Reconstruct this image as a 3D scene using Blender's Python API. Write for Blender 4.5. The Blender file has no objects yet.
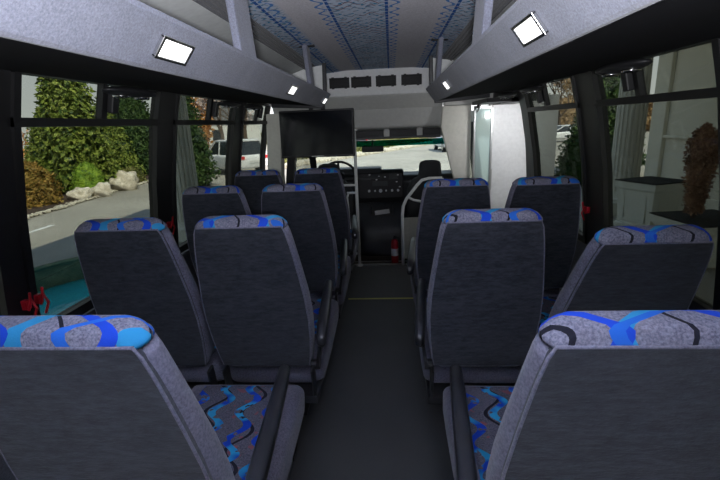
import bpy, bmesh, math, random
from mathutils import Vector, Matrix, noise
random.seed(7)
COL = bpy.context.scene.collection
sc = bpy.context.scene
PI = math.pi

# ------------------------------------------------------------------ materials
def nt(name):
    m = bpy.data.materials.new(name); m.use_nodes = True
    t = m.node_tree; b = t.nodes['Principled BSDF']
    return m, t, b
def link(t, a, b): t.links.new(a, b)
def mathn(t, op, a, b=None, c=None, clamp=False):
    n = t.nodes.new('ShaderNodeMath'); n.operation = op; n.use_clamp = clamp
    for i, v in enumerate((a, b, c)):
        if v is None: continue
        if isinstance(v, (int, float)): n.inputs[i].default_value = v
        else: link(t, v, n.inputs[i])
    return n.outputs[0]
def mixc(t, f, a, b):
    n = t.nodes.new('ShaderNodeMix'); n.data_type = 'RGBA'
    if isinstance(f, (int, float)): n.inputs[0].default_value = f
    else: link(t, f, n.inputs[0])
    for i, v in ((6, a), (7, b)):
        if isinstance(v, tuple): n.inputs[i].default_value = (*v, 1)
        else: link(t, v, n.inputs[i])
    return n.outputs[2]
def coords(t, kind='Object'):
    n = t.nodes.new('ShaderNodeTexCoord'); return n.outputs[kind]
def xyz(t, v):
    n = t.nodes.new('ShaderNodeSeparateXYZ'); link(t, v, n.inputs[0]); return n.outputs
def noisen(t, vec, scale, detail=2, rough=.5):
    n = t.nodes.new('ShaderNodeTexNoise'); link(t, vec, n.inputs['Vector'])
    n.inputs['Scale'].default_value = scale; n.inputs['Detail'].default_value = detail
    n.inputs['Roughness'].default_value = rough
    return n.outputs['Fac'], n.outputs['Color']
def step(t, v, lo, hi):
    n = t.nodes.new('ShaderNodeMapRange'); link(t, v, n.inputs[0])
    n.inputs[1].default_value = lo; n.inputs[2].default_value = hi
    return n.outputs[0]
def bump(t, b, h, s=.3, d=.002):
    n = t.nodes.new('ShaderNodeBump'); link(t, h, n.inputs['Height'])
    n.inputs['Strength'].default_value = s; n.inputs['Distance'].default_value = d
    link(t, n.outputs[0], b.inputs['Normal'])
def plain(name, c, rough=.6, metal=0, spec=.5):
    m, t, b = nt(name)
    f, _ = noisen(t, coords(t), 35, 3)
    link(t, mixc(t, f, tuple(x*.88 for x in c), tuple(min(1, x*1.12) for x in c)), b.inputs['Base Color'])
    b.inputs['Roughness'].default_value = rough; b.inputs['Metallic'].default_value = metal
    b.inputs['Specular IOR Level'].default_value = spec
    return m
def fleck(name, c1, c2, scale=160, rough=.95, big=9, bumps=.4, nap=False):
    m, t, b = nt(name); v = coords(t)
    if nap:      # brushed nap running across the panel
        mp = t.nodes.new('ShaderNodeMapping'); link(t, v, mp.inputs[0]); mp.inputs['Scale'].default_value = (.45, 1, 1.5); v = mp.outputs[0]
    f, _ = noisen(t, v, scale, 3, .7); g, _ = noisen(t, v, big, 3)
    k = mathn(t, 'ADD', mathn(t, 'MULTIPLY', f, .75), mathn(t, 'MULTIPLY', g, .25))
    k = step(t, k, .36, .64)
    link(t, mixc(t, k, c1, c2), b.inputs['Base Color'])
    b.inputs['Roughness'].default_value = rough; b.inputs['Specular IOR Level'].default_value = .15
    b.inputs['Sheen Weight'].default_value = .15
    bump(t, b, f, bumps, .002)
    return m
def glass(name, tint, refl=.06):
    m = bpy.data.materials.new(name); m.use_nodes = True; t = m.node_tree
    for n in list(t.nodes): t.nodes.remove(n)
    o = t.nodes.new('ShaderNodeOutputMaterial'); tr = t.nodes.new('ShaderNodeBsdfTransparent')
    gl = t.nodes.new('ShaderNodeBsdfGlossy'); gl.inputs['Roughness'].default_value = .02
    tr.inputs[0].default_value = (*tint, 1); mx = t.nodes.new('ShaderNodeMixShader')
    fr = t.nodes.new('ShaderNodeFresnel'); fr.inputs[0].default_value = 1.35
    link(t, mathn(t, 'MULTIPLY', fr.outputs[0], refl*10), mx.inputs[0])
    link(t, tr.outputs[0], mx.inputs[1]); link(t, gl.outputs[0], mx.inputs[2])
    link(t, mx.outputs[0], o.inputs[0]); return m
def frosted():
    m = bpy.data.materials.new('pale_door_glass'); m.use_nodes = True; t = m.node_tree; b = t.nodes['Principled BSDF']
    b.inputs['Base Color'].default_value = (.60, .72, .72, 1); b.inputs['Roughness'].default_value = .15
    tr = t.nodes.new('ShaderNodeBsdfTransparent'); tr.inputs[0].default_value = (.8, .92, .9, 1); mx = t.nodes.new('ShaderNodeMixShader'); mx.inputs[0].default_value = .55
    link(t, tr.outputs[0], mx.inputs[1]); link(t, b.outputs[0], mx.inputs[2]); link(t, mx.outputs[0], t.nodes['Material Output'].inputs[0]); return m
def emis(name, c, s):
    m, t, b = nt(name)
    b.inputs['Base Color'].default_value = (*c, 1)
    b.inputs['Emission Color'].default_value = (*c, 1); b.inputs['Emission Strength'].default_value = s
    return m
def leafm(name, c1, c2, c3=None, tr=.25):
    m, t, b = nt(name)
    f, _ = noisen(t, coords(t), 3.2, 4); g, _ = noisen(t, coords(t), 14, 2)
    c = mixc(t, step(t, f, .38, .62), c1, c2)
    c = mixc(t, step(t, g, .5, .7), c, c3 or c2)
    link(t, c, b.inputs['Base Color']); b.inputs['Roughness'].default_value = .55
    b.inputs['Specular IOR Level'].default_value = .2
    return m

def ribbons_mat():
    m, t, b = nt('patterned_cap_fabric'); co = coords(t); s = xyz(t, co)
    oi = t.nodes.new('ShaderNodeObjectInfo')
    u = mathn(t, 'ADD', s[0], mathn(t, 'MULTIPLY', mathn(t, 'SUBTRACT', oi.outputs['Random'], .5), .5))
    v = mathn(t, 'SUBTRACT', s[2], s[1])
    f, _ = noisen(t, co, 200, 3, .7)
    c = mixc(t, step(t, f, .35, .65), (.085, .085, .12), (.22, .215, .275))
    def rib(c, x0, slope, amp, fr, ph, w, col, lo=.6, per=.36):
        ph = mathn(t, 'ADD', mathn(t, 'MULTIPLY', oi.outputs['Random'], 37.*per*9), ph)
        p = mathn(t, 'ADD', mathn(t, 'MULTIPLY', v, slope), mathn(t, 'MULTIPLY', mathn(t, 'SINE', mathn(t, 'ADD', mathn(t, 'MULTIPLY', v, fr), ph)), amp))
        d = mathn(t, 'SUBTRACT', mathn(t, 'SUBTRACT', u, x0), p)
        d = mathn(t, 'MULTIPLY', mathn(t, 'SUBTRACT', mathn(t, 'FRACT', mathn(t, 'ADD', mathn(t, 'DIVIDE', d, per), .5)), .5), per)
        d = mathn(t, 'ABSOLUTE', d)
        return mixc(t, mathn(t, 'LESS_THAN', d, w), c, col)
    c = rib(c, .02, 1.0, .012, 22, 0, .004, (.008, .008, .014), per=.17)
    c = rib(c, -.03, -1.1, .014, 17, 1.0, .015, (.03, .25, .50), per=.19)
    c = rib(c, -.12, 1.7, .016, 14, 2.0, .015, (.012, .055, .46), per=.19)
    c = rib(c, .1, -2.2, .012, 12, .3, .012, (.02, .12, .52), per=.24)
    link(t, c, b.inputs['Base Color']); b.inputs['Roughness'].default_value = .9
    b.inputs['Specular IOR Level'].default_value = .15
    bump(t, b, f, .3, .002); return m
def squiggle(t, c, x, y, per, amp, yp, w, col, mask=None, ph=0.):
    p = mathn(t, 'MULTIPLY', mathn(t, 'SINE', mathn(t, 'ADD', mathn(t, 'MULTIPLY', y, 2*PI/yp), ph)), amp)
    d = mathn(t, 'DIVIDE', mathn(t, 'ADD', x, p), per)
    d = mathn(t, 'ABSOLUTE', mathn(t, 'SUBTRACT', mathn(t, 'FRACT', d), .5))
    k = mathn(t, 'LESS_THAN', d, w)
    if mask is not None: k = mathn(t, 'MULTIPLY', k, mask)
    return mixc(t, k, c, col)
def cushion_mat():
    m, t, b = nt('patterned_cushion_fabric'); co = coords(t); s = xyz(t, co)
    f, _ = noisen(t, co, 220, 3, .7); g, _ = noisen(t, co, 16, 1); h, _ = noisen(t, co, 40, 1)
    c = mixc(t, step(t, f, .35, .65), (.05, .05, .07), (.13, .125, .16))
    c = mixc(t, step(t, h, .66, .69), c, (.20, .07, .09))
    c = squiggle(t, c, s[0], s[1], .13, .03, .16, .05, (.012, .012, .02), None, 2.)
    blue = mixc(t, step(t, g, .42, .58), (.01, .05, .42), (.03, .33, .62))
    c = squiggle(t, c, s[0], s[1], .095, .024, .12, .15, blue, step(t, h, .36, .40))
    link(t, c, b.inputs['Base Color']); b.inputs['Roughness'].default_value = .95
    b.inputs['Specular IOR Level'].default_value = .1
    bump(t, b, f, .3, .002); return m
def ceiling_mat():
    m, t, b = nt('patterned_headliner_fabric'); co = coords(t); s = xyz(t, co); x, y = s[0], s[1]
    f, _ = noisen(t, co, 120, 3, .7); g, _ = noisen(t, co, 7, 2); h, _ = noisen(t, co, 30, 2)
    c = mixc(t, step(t, f, .3, .7), (.58, .56, .60), (.80, .78, .84))
    # cyan patterned bands: centre band and two outer bands
    def band(lo, hi): return mathn(t, 'MULTIPLY', step(t, x, lo-.02, lo+.02), mathn(t, 'SUBTRACT', 1., step(t, x, hi-.02, hi+.02)))
    mask = mathn(t, 'ADD', mathn(t, 'ADD', band(-.17, .10), band(-.9, -.36)), band(.38, .9), clamp=True)
    mk = mathn(t, 'MULTIPLY', mask, step(t, h, .42, .5))
    c = mixc(t, mathn(t, 'MULTIPLY', mask, .5), c, (.46, .64, .86))
    c = squiggle(t, c, x, y, .055, .02, .07, .13, (.05, .27, .50), mk)
    c = squiggle(t, c, y, x, .06, .02, .06, .10, (.30, .33, .42), mk)
    c = squiggle(t, c, y, x, .065, .024, .09, .07, (.24, .07, .10), mathn(t, 'MULTIPLY', mask, step(t, g, .5, .56)))
    for x0, sg in ((-.42, 1), (-.155, -1), (.092, 1), (.397, -1)):
        d = mathn(t, 'SUBTRACT', x, x0)
        dash = mathn(t, 'GREATER_THAN', mathn(t, 'FRACT', mathn(t, 'DIVIDE', y, .055)), .18)
        k = mathn(t, 'MULTIPLY', mathn(t, 'LESS_THAN', mathn(t, 'ABSOLUTE', d), .007), dash)
        c = mixc(t, k, c, (.03, .12, .42))
        # scalloped hooks beside the dashed line
        e = mathn(t, 'SUBTRACT', mathn(t, 'MULTIPLY', d, sg), mathn(t, 'ADD', .035, mathn(t, 'MULTIPLY', mathn(t, 'SINE', mathn(t, 'MULTIPLY', y, 2*PI/.11)), .017)))
        k = mathn(t, 'MULTIPLY', mathn(t, 'LESS_THAN', mathn(t, 'ABSOLUTE', e), .007), step(t, h, .36, .42))
        c = mixc(t, k, c, (.10, .26, .62))
    link(t, c, b.inputs['Base Color']); b.inputs['Roughness'].default_value = .95
    b.inputs['Specular IOR Level'].default_value = .1
    return m
def asphalt_mat():
    m, t, b = nt('asphalt'); co = coords(t)
    f, _ = noisen(t, co, 60, 4, .7); g, _ = noisen(t, co, .5, 4)
    k = mathn(t, 'ADD', mathn(t, 'MULTIPLY', f, .5), mathn(t, 'MULTIPLY', g, .5))
    link(t, mixc(t, step(t, k, .35, .65), (.25, .235, .205), (.40, .375, .33)), b.inputs['Base Color'])
    b.inputs['Roughness'].default_value = .9; return m
def flute_mat(): return plain('white_stone_paint', (.62, .62, .56), .6)
def siding_mat():
    m, t, b = nt('cream_stucco'); co = coords(t); f, _ = noisen(t, co, 4, 5)
    link(t, mixc(t, f, (.60, .57, .46), (.72, .68, .56)), b.inputs['Base Color'])
    b.inputs['Roughness'].default_value = .85; return m

M = dict(
 velour=fleck('grey_velour', (.075, .073, .10), (.165, .16, .215)),
 band=fleck('grey_velour_rack', (.13, .135, .175), (.225, .235, .295), 210),
 back=fleck('charcoal_back_fabric', (.014, .016, .022), (.037, .040, .052), 70, big=14, bumps=1.0, nap=True),
 cap=ribbons_mat(), cush=cushion_mat(), ceil=ceiling_mat(), asphalt=asphalt_mat(), stucco=siding_mat(), stone=flute_mat(),
 black=plain('black_plastic', (.012, .012, .014), .55), blackfab=plain('black_carpet', (.010, .010, .013), .95, spec=.1),
 arm=plain('dark_grey_armrest', (.022, .023, .028), .32), frame=plain('black_frame', (.008, .008, .009), .45),
 chrome=plain('chrome', (.75, .75, .76), .15, 1), white=plain('white_painted_tube', (.85, .86, .87), .35),
 floor=fleck('grey_rubber_floor', (.042, .044, .048), (.066, .068, .070), 300, .75, 3, .1),
 cabfloor=plain('brown_cab_mat', (.05, .035, .03), .9), yellow=plain('yellow_floor_line', (.42, .38, .10), .6),
 alu=plain('aluminium', (.55, .56, .57), .4, .8), wallf=fleck('grey_wall_cloth', (.06, .062, .075), (.12, .122, .14)),
 gpanel=plain('pale_grey_panel', (.84, .86, .86), .6), wpanel=plain('off_white_panel', (.88, .885, .89), .5),
 bulk=plain('grey_moulded_panel', (.56, .56, .545), .6), cream=plain('cream_moulded_panel', (.78, .765, .70), .6),
 leafwhite=plain('white_door_paint', (.86, .87, .90), .4), red=plain('red_plastic', (.45, .01, .02), .35),
 lens=emis('lamp_lens', (1, 1, .98), 1.6), screen=plain('black_screen', (.008, .009, .012), .12),
 cabplastic=plain('dark_grey_dash', (.035, .037, .042), .5), cabseat=plain('dark_cab_seat', (.028, .029, .032), .8),
 paper=plain('white_paper', (.6, .6, .6), .8), label=plain('white_label', (.7, .7, .7), .6),
 glass=glass('tinted_glass', (.52, .54, .51), .012), pglass=glass('privacy_glass', (.16, .17, .17), .02), wglass=glass('clear_windscreen', (.86, .9, .88), .03), tband=glass('green_tint_band', (.03, .30, .27)),
 dglass=frosted(), mulch=plain('mulch', (.05, .03, .02), .95),
 pebble=fleck('pale_pebble', (.30, .27, .22), (.65, .60, .50), 20), rock=fleck('pale_boulder', (.42, .36, .27), (.80, .74, .64), 6, big=2),
 curb=plain('concrete', (.30, .30, .27), .9), fwall=fleck('fountain_basin_paint', (.16, .28, .22), (.34, .42, .30), 6, big=2),
 bark=plain('bark', (.10, .07, .05), .9), carwhite=plain('white_car_paint', (.75, .76, .78), .25), tyre=plain('tyre', (.015, .015, .015), .8),
 carglass=plain('car_glass', (.03, .035, .04), .1), tail=plain('red_tail_lamp', (.6, .02, .02), .3), planter=plain('white_planter', (.68, .70, .64), .55),
 roofg=plain('grey_shingle', (.16, .16, .17), .9), house=plain('white_clapboard', (.7, .7, .68), .8),
 lf_bright=leafm('pale_conifer_shaded_gaps', (.025, .06, .01), (.20, .26, .04), (.34, .36, .08)), lf_dark=leafm('dark_conifer', (.012, .035, .012), (.045, .085, .02), (.08, .12, .03)),  # lf_bright: darkest tone paints shaded gaps between the leaves into the colour
 lf_gold=leafm('golden_shrub', (.20, .12, .03), (.40, .24, .06), (.16, .16, .03)), lf_round=leafm('clipped_green', (.10, .20, .02), (.26, .38, .04)),
 lf_orange=leafm('orange_autumn', (.42, .18, .05), (.60, .30, .10)), lf_pink=leafm('bare_pink_twigs', (.42, .32, .30), (.66, .56, .54)),
 lf_dry=leafm('dry_brown_topiary', (.20, .11, .07), (.38, .22, .14), (.44, .29, .19)),
 lf_hedge=leafm('olive_hedge', (.06, .08, .02), (.20, .20, .06), (.3, .26, .1)), lf_brown=leafm('brown_tree', (.20, .12, .06), (.36, .24, .12)),
 soil=plain('potting_soil', (.02, .018, .015), .95), bodypaint=plain('bus_outer_skin', (.6, .6, .6), .4),
)
def water_mat():
    m, t, b = nt('fountain_water'); f, _ = noisen(t, coords(t), 2.5, 2)
    link(t, mixc(t, f, (.02, .42, .52), (.06, .60, .70)), b.inputs['Base Color']); b.inputs['Roughness'].default_value = .12
    g, _ = noisen(t, coords(t), 9, 2); bump(t, b, g, .3, .02); return m
M['water'] = water_mat()

# ------------------------------------------------------------------ mesh helpers
def BM(): return bmesh.new()
def box(bm, c, s, rot=None, mi=0):
    m = Matrix.Translation(c)
    if rot: m = m @ (Matrix.Rotation(rot[2], 4, 'Z') @ Matrix.Rotation(rot[1], 4, 'Y') @ Matrix.Rotation(rot[0], 4, 'X'))
    r = bmesh.ops.create_cube(bm, size=1, matrix=m @ Matrix.Diagonal((*s, 1)))
    for v in r['verts']:
        for f in v.link_faces: f.material_index = mi
def b2(bm, x0, x1, y0, y1, z0, z1): box(bm, ((x0+x1)/2, (y0+y1)/2, (z0+z1)/2), (abs(x1-x0), abs(y1-y0), abs(z1-z0)))
def hexa(bm, p):   # 8 points: bottom 4, top 4
    v = [bm.verts.new(q) for q in p]
    for f in ((3, 2, 1, 0), (4, 5, 6, 7), (0, 1, 5, 4), (1, 2, 6, 5), (2, 3, 7, 6), (3, 0, 4, 7)): bm.faces.new([v[i] for i in f])
def prism(bm, pts, axis, a, b):   # polygon (2D) extruded along axis from a to b
    def P(u, v, w): return {'x': (w, u, v), 'y': (u, w, v), 'z': (u, v, w)}[axis]
    A = [bm.verts.new(P(u, v, a)) for u, v in pts]; B = [bm.verts.new(P(u, v, b)) for u, v in pts]; n = len(pts)
    for i in range(n): bm.faces.new((A[i], A[(i+1) % n], B[(i+1) % n], B[i]))
    bm.faces.new(A[::-1]); bm.faces.new(B)
def beam(bm, p, q, w, d, up=(0, 0, 1)):
    p, q = Vector(p), Vector(q); a = (q-p); L = a.length; a.normalize(); u = Vector(up)
    if abs(a.dot(u)) > .95: u = Vector((0, 1, 0))
    s = a.cross(u).normalized(); u = s.cross(a)
    m = Matrix((s, a, u)).transposed().to_4x4(); m.translation = (p+q)/2
    bmesh.ops.create_cube(bm, size=1, matrix=m @ Matrix.Diagonal((w, L, d, 1)))
def tube(bm, pts, r, seg=12, r2=None):
    pts = [Vector(p) for p in pts]; rings = []; n = len(pts); ref = None
    for i, p in enumerate(pts):
        a = (pts[min(i+1, n-1)]-pts[max(i-1, 0)]).normalized()
        u = ref if ref is not None else (Vector((0, 0, 1)) if abs(a.z) < .9 else Vector((1, 0, 0)))
        s = a.cross(u).normalized(); u = s.cross(a).normalized(); ref = u
        rr = r if r2 is None else r+(r2-r)*i/(n-1)
        rings.append([bm.verts.new(p+s*math.cos(2*PI*k/seg)*rr+u*math.sin(2*PI*k/seg)*rr) for k in range(seg)])
    for a, b in zip(rings, rings[1:]):
        for k in range(seg): bm.faces.new((a[k], a[(k+1) % seg], b[(k+1) % seg], b[k]))
    bm.faces.new(rings[0][::-1]); bm.faces.new(rings[-1])
def lathe(bm, prof, c=(0, 0, 0), seg=32, flute=0, fn=20, caps=True):
    rings = []
    for r, z in prof:
        rings.append([bm.verts.new((c[0]+math.cos(2*PI*k/seg)*(r-flute*(abs(math.sin(PI*fn*k/seg)) < .5)*(flute > 0)),
                                    c[1]+math.sin(2*PI*k/seg)*(r-flute*(abs(math.sin(PI*fn*k/seg)) < .5)*(flute > 0)), c[2]+z)) for k in range(seg)])
    for a, b in zip(rings, rings[1:]):
        for k in range(seg): bm.faces.new((a[k], a[(k+1) % seg], b[(k+1) % seg], b[k]))
    if caps: bm.faces.new(rings[0][::-1]); bm.faces.new(rings[-1])
def sphere(bm, c, s, sub=3, jit=0, rot=0):
    r = bmesh.ops.create_icosphere(bm, subdivisions=sub, radius=1)
    for v in r['verts']:
        p = v.co.copy()
        if jit: p *= 1+jit*noise.noise(p*1.7+Vector(c))
        p = Vector((p.x*s[0], p.y*s[1], p.z*s[2]))
        if rot: p.rotate(Matrix.Rotation(rot, 3, 'Z'))
        v.co = p+Vector(c)
def rrect(hx, hy, r, n=5):
    out = []
    r = min(r, hx*.98, hy*.98)
    for cx, cy, a0 in ((hx-r, hy-r, 0), (-hx+r, hy-r, PI/2), (-hx+r, -hy+r, PI), (hx-r, -hy+r, 3*PI/2)):
        for k in range(n+1):
            a = a0+PI/2*k/n; out.append((cx+math.cos(a)*r, cy+math.sin(a)*r))
    return out
def loft(bm, secs, caps=True):   # secs: list of lists of 3D points
    R = [[bm.verts.new(p) for p in s] for s in secs]; n = len(R[0])
    for a, b in zip(R, R[1:]):
        for k in range(n): bm.faces.new((a[k], a[(k+1) % n], b[(k+1) % n], b[k]))
    if caps: bm.faces.new(R[0][::-1]); bm.faces.new(R[-1])
def obj(name, bm, m, parent=None, smooth=False, bevel=0, loc=None):
    bmesh.ops.recalc_face_normals(bm, faces=bm.faces[:])
    if smooth:
        for f in bm.faces: f.smooth = True
    me = bpy.data.meshes.new(name); bm.to_mesh(me); bm.free()
    me.materials.append(m)
    o = bpy.data.objects.new(name, me); COL.objects.link(o)
    if loc is not None: o.location = loc
    if parent: o.parent = parent
    if bevel:
        b = o.modifiers.new('bevel', 'BEVEL'); b.width = bevel; b.segments = 2; b.limit_method = 'ANGLE'
        b.angle_limit = math.radians(35)
    return o
def thing(name, label, cat, loc=(0, 0, 0), rz=0, group=None):
    o = bpy.data.objects.new(name, None); COL.objects.link(o); o.location = loc; o.rotation_euler = (0, 0, rz)
    o.empty_display_size = .1
    o['label'] = label; o['category'] = cat
    if group: o['group'] = group
    return o
def tag(o, label, cat, group=None, kind=None):
    o['label'] = label; o['category'] = cat
    if group: o['group'] = group
    if kind: o['kind'] = kind
    return o
def struct(name, bm, m, parent=None, **k):
    o = obj(name, bm, m, parent, **k)
    if parent is None: o['kind'] = 'structure'
    return o
def copy_tree(o, parent=None):
    c = o.copy(); COL.objects.link(c); c.parent = parent
    for ch in list(o.children): copy_tree(ch, c)
    return c

# ------------------------------------------------------------------ the bus shell
PROF = [(0, 1.25), (.30, 1.25), (.75, 1.235), (.95, 1.215), (1.2, 1.185), (1.52, 1.125), (1.70, 1.075), (1.80, .98), (1.95, .6)]
def wx(z):
    for (z0, x0), (z1, x1) in zip(PROF, PROF[1:]):
        if z <= z1: return x0+(x1-x0)*(z-z0)/(z1-z0)
    return PROF[-1][1]
YB, YF = -1.6, 4.42
ZW0, ZW1, ZR = .735, 1.695, 1.52
WL = [(-1.35, -.45), (-.30, .42), (.58, 1.29), (1.365, 2.285), (2.45, 3.43), (3.61, 4.38)]
WR = [(-1.35, -.55), (-.40, .30), (.45, 1.33), (1.46, 2.33), (2.53, 3.45)]
def wallcells(bm, s, ys, zs, th=.05, off=0):
    for y0, y1 in ys:
        for z0, z1 in zs:
            a, b = wx(z0)+off, wx(z1)+off
            hexa(bm, [(s*a, y0, z0), (s*(a+th), y0, z0), (s*(a+th), y1, z0), (s*a, y1, z0),
                      (s*b, y0, z1), (s*(b+th), y0, z1), (s*(b+th), y1, z1), (s*b, y1, z1)])
def gaps(W, y0, y1):
    g = []; y = y0
    for a, b in W: g.append((y, a)); y = b
    if y1 > y: g.append((y, y1))
    return g
for s, W, nm, ye in ((-1, WL, 'left', YF), (1, WR, 'right', 3.62)):
    bm = BM(); wallcells(bm, s, [(YB, ye)], [(0, .30), (.30, ZW0-.015)])
    struct('wall_'+nm, bm, M['wallf'])
    bm = BM(); wallcells(bm, s, gaps(W, YB, ye), [(ZW0-.015, .95), (.95, 1.2), (1.2, 1.52), (1.52, 1.70)])
    wallcells(bm, s, [(YB, YF if s < 0 else 4.6)], [(1.70, 1.80)])
    wallcells(bm, s, [(a, b) for a, b in W], [(ZW1, 1.70)])
    struct('trim_'+('1' if s < 0 else '2'), bm, M['frame'])
# window sashes
wn = 0
def window(s, y0, y1, latches, div=.5, vis=True):
    global wn; wn += 1
    o = .012; t = .028
    bm = BM()
    def pt(y, z): return (s*(wx(z)+o), y, z)
    zz = [ZW0, .95, 1.2, ZR, ZW1]
    for y in (y0+t/2, y1-t/2):
        for a, b in zip(zz, zz[1:]): beam(bm, pt(y, a), pt(y, b), .035, t, up=(0, 1, 0)) if False else hexa(bm, [
            (s*(wx(a)-.012), y-t/2, a), (s*(wx(a)+.03), y-t/2, a), (s*(wx(a)+.03), y+t/2, a), (s*(wx(a)-.012), y+t/2, a),
            (s*(wx(b)-.012), y-t/2, b), (s*(wx(b)+.03), y-t/2, b), (s*(wx(b)+.03), y+t/2, b), (s*(wx(b)-.012), y+t/2, b)])
    for z, h in ((ZW0+.02, .04), (ZR, .030), (ZW1-.012, .024)):
        box(bm, (s*(wx(z)+.009), (y0+y1)/2, z), (.042, y1-y0, h))
    ym = y0+(y1-y0)*div
    hexa(bm, [(s*(wx(ZR)-.008), ym-.018, ZR), (s*(wx(ZR)+.02), ym-.018, ZR), (s*(wx(ZR)+.02), ym+.018, ZR), (s*(wx(ZR)-.008), ym+.018, ZR),
              (s*(wx(ZW1)-.008), ym-.018, ZW1), (s*(wx(ZW1)+.02), ym-.018, ZW1), (s*(wx(ZW1)+.02), ym+.018, ZW1), (s*(wx(ZW1)-.008), ym+.018, ZW1)])
    f = struct('window_%d' % wn, bm, M['frame'])
    bm = BM()
    for a, b in zip(zz, zz[1:]):
        hexa(bm, [(s*(wx(a)+o), y0+.01, a), (s*(wx(a)+o+.004), y0+.01, a), (s*(wx(a)+o+.004), y1-.01, a), (s*(wx(a)+o), y1-.01, a),
                  (s*(wx(b)+o), y0+.01, b), (s*(wx(b)+o+.004), y0+.01, b), (s*(wx(b)+o+.004), y1-.01, b), (s*(wx(b)+o), y1-.01, b)])
    g = obj('pane', bm, M['glass'], f)
    # black sliding-vent catch on the mullion
    bm = BM(); box(bm, (s*(wx(1.61)-.022), ym+.03, 1.605), (.03, .045, .10), rot=(0, s*-.26, 0))
    obj('vent_catch', bm, M['black'], f, bevel=.006)
    for y in latches:
        bm = BM(); z = .90 if y < 2 else .95
        x = wx(z)-.02
        box(bm, (s*x, y, z), (.02, .022, .035)); tube(bm, [(s*(x-.01), y-.005, z-.02), (s*(x-.03), y-.012, z+.015), (s*(x-.035), y-.012, z+.05)], .005, 8)
        tube(bm, [(s*(x-.01), y+.006, z-.06), (s*(x-.025), y+.012, z-.02), (s*(x-.01), y+.01, z+.02)], .005, 8)
        obj('emergency_latch', bm, M['red'], f, bevel=.004)['label'] = 'red emergency release latch'
    return f
for i, (a, b) in enumerate(WL): window(-1, a, b, {2: (1.33,), 3: (1.385, 2.36), 4: ()}.get(i, ()))
for i, (a, b) in enumerate(WR): window(1, a, b, {3: (), 4: (2.475,)}.get(i, ()), .55)

# floor, ceiling, rear wall
bm = BM(); b2(bm, -1.25, 1.25, YB, 4.44, -.06, 0); struct('floor', bm, M['floor'])
bm = BM()
CP = [(0, 1.955), (.30, 1.953), (.50, 1.935)]
pts = [(-x, z) for x, z in CP[::-1]]+CP[1:]; up = [(x, z+.03) for x, z in pts[::-1]]
prism(bm, pts+up, 'y', YB, 4.27); struct('ceiling', bm, M['ceil'])
for i, s in enumerate((-1, 1)):
    bm = BM()      # ribbed dark channel beside the headliner
    for k in range(4):
        x = .503+k*.02; z = 1.932-k*.0075
        box(bm, (s*x, (YB+4.27)/2, z), (.013, 4.27-YB, .014), rot=(0, s*.36, 0))
    prism(bm, [(s*.495, 1.945), (s*.585, 1.912), (s*.585, 1.93), (s*.495, 1.963)], 'y', YB, 4.27)
    struct('trim_%d' % (3+i), bm, M['wallf'])
    bm = BM()
    q = [(.585, 1.912), (.80, 1.845), (.95, 1.775), (1.06, 1.70)]
    prism(bm, [(s*x, z) for x, z in q]+[(s*(x+.02), z+.025) for x, z in q[::-1]], 'y', YB, 4.27)
    struct('trim_%d' % (5+i), bm, M['gpanel'])
bm = BM()  # rear wall with a rear window opening
b2(bm, -1.25, 1.25, YB-.06, YB, 0, .80); b2(bm, -1.25, 1.25, YB-.06, YB, 1.70, 1.96)
for s in (-1, 1): b2(bm, s*.95, s*1.25, YB-.06, YB, .80, 1.70)
struct('wall_rear', bm, M['wallf'])
bm = BM(); b2(bm, -.95, .95, YB-.04, YB-.034, .80, 1.70); wr_ = struct('window_%d' % (wn+1), bm, M['pglass'])
bm = BM(); b2(bm, -1.32, 1.32, YB-.06, 4.4, 1.99, 2.04); struct('trim_9', bm, M['bodypaint'])

# bulkhead over the cab opening
def face_with_opening(bm, y0, y1):
    O = [(-.86, 1.41), (.575, 1.41), (.60, 1.30), (.70, .92), (.74, .5), (.74, 0)]
    # right cheek
    prism(bm, [(.575, 1.41), (.60, 1.30), (.70, .92), (.74, .5), (.74, 0), (.86, 0), (.86, 1.57), (.60, 1.57)], 'y', y0, y1)
bm = BM(); prism(bm, [(.590, 1.60), (.575, 1.41), (.60, 1.30), (.70, .92), (.74, .5), (.74, 0), (.855, 0), (.855, 1.60)], 'y', 4.27, 4.33)
struct('wall_front_right', bm, M['cream'], bevel=.01)
bm = BM(); prism(bm, [(-1.14, 0), (-1.16, 1.0), (-1.12, 1.6), (-.97, 1.6), (-1.02, 1.0), (-1.02, 0)], 'y', 4.34, 4.50)
struct('wall_front_left', bm, M['cream'], bevel=.01)
bm = BM(); prism(bm, [(4.27, 1.96), (4.25, 1.725), (4.31, 1.715), (4.36, 1.96)], 'x', -1.05, 1.05)
hb = struct('wall_front', bm, M['wpanel'], bevel=.008)
bm = BM()
prism(bm, [(4.26, 1.725), (4.36, 1.60), (4.42, 1.43), (4.46, 1.41), (4.52, 1.43), (4.45, 1.62), (4.34, 1.74)], 'x', -1.05, .60)
prism(bm, [(4.26, 1.725), (4.30, 1.60), (4.36, 1.60), (4.34, 1.74)], 'x', .60, 1.10)
obj('lower_moulding', bm, M['bulk'], hb, bevel=.015)
for x in (-.445, -.245, -.005, .1175+.12, .47-.115+.09):
    pass
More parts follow.
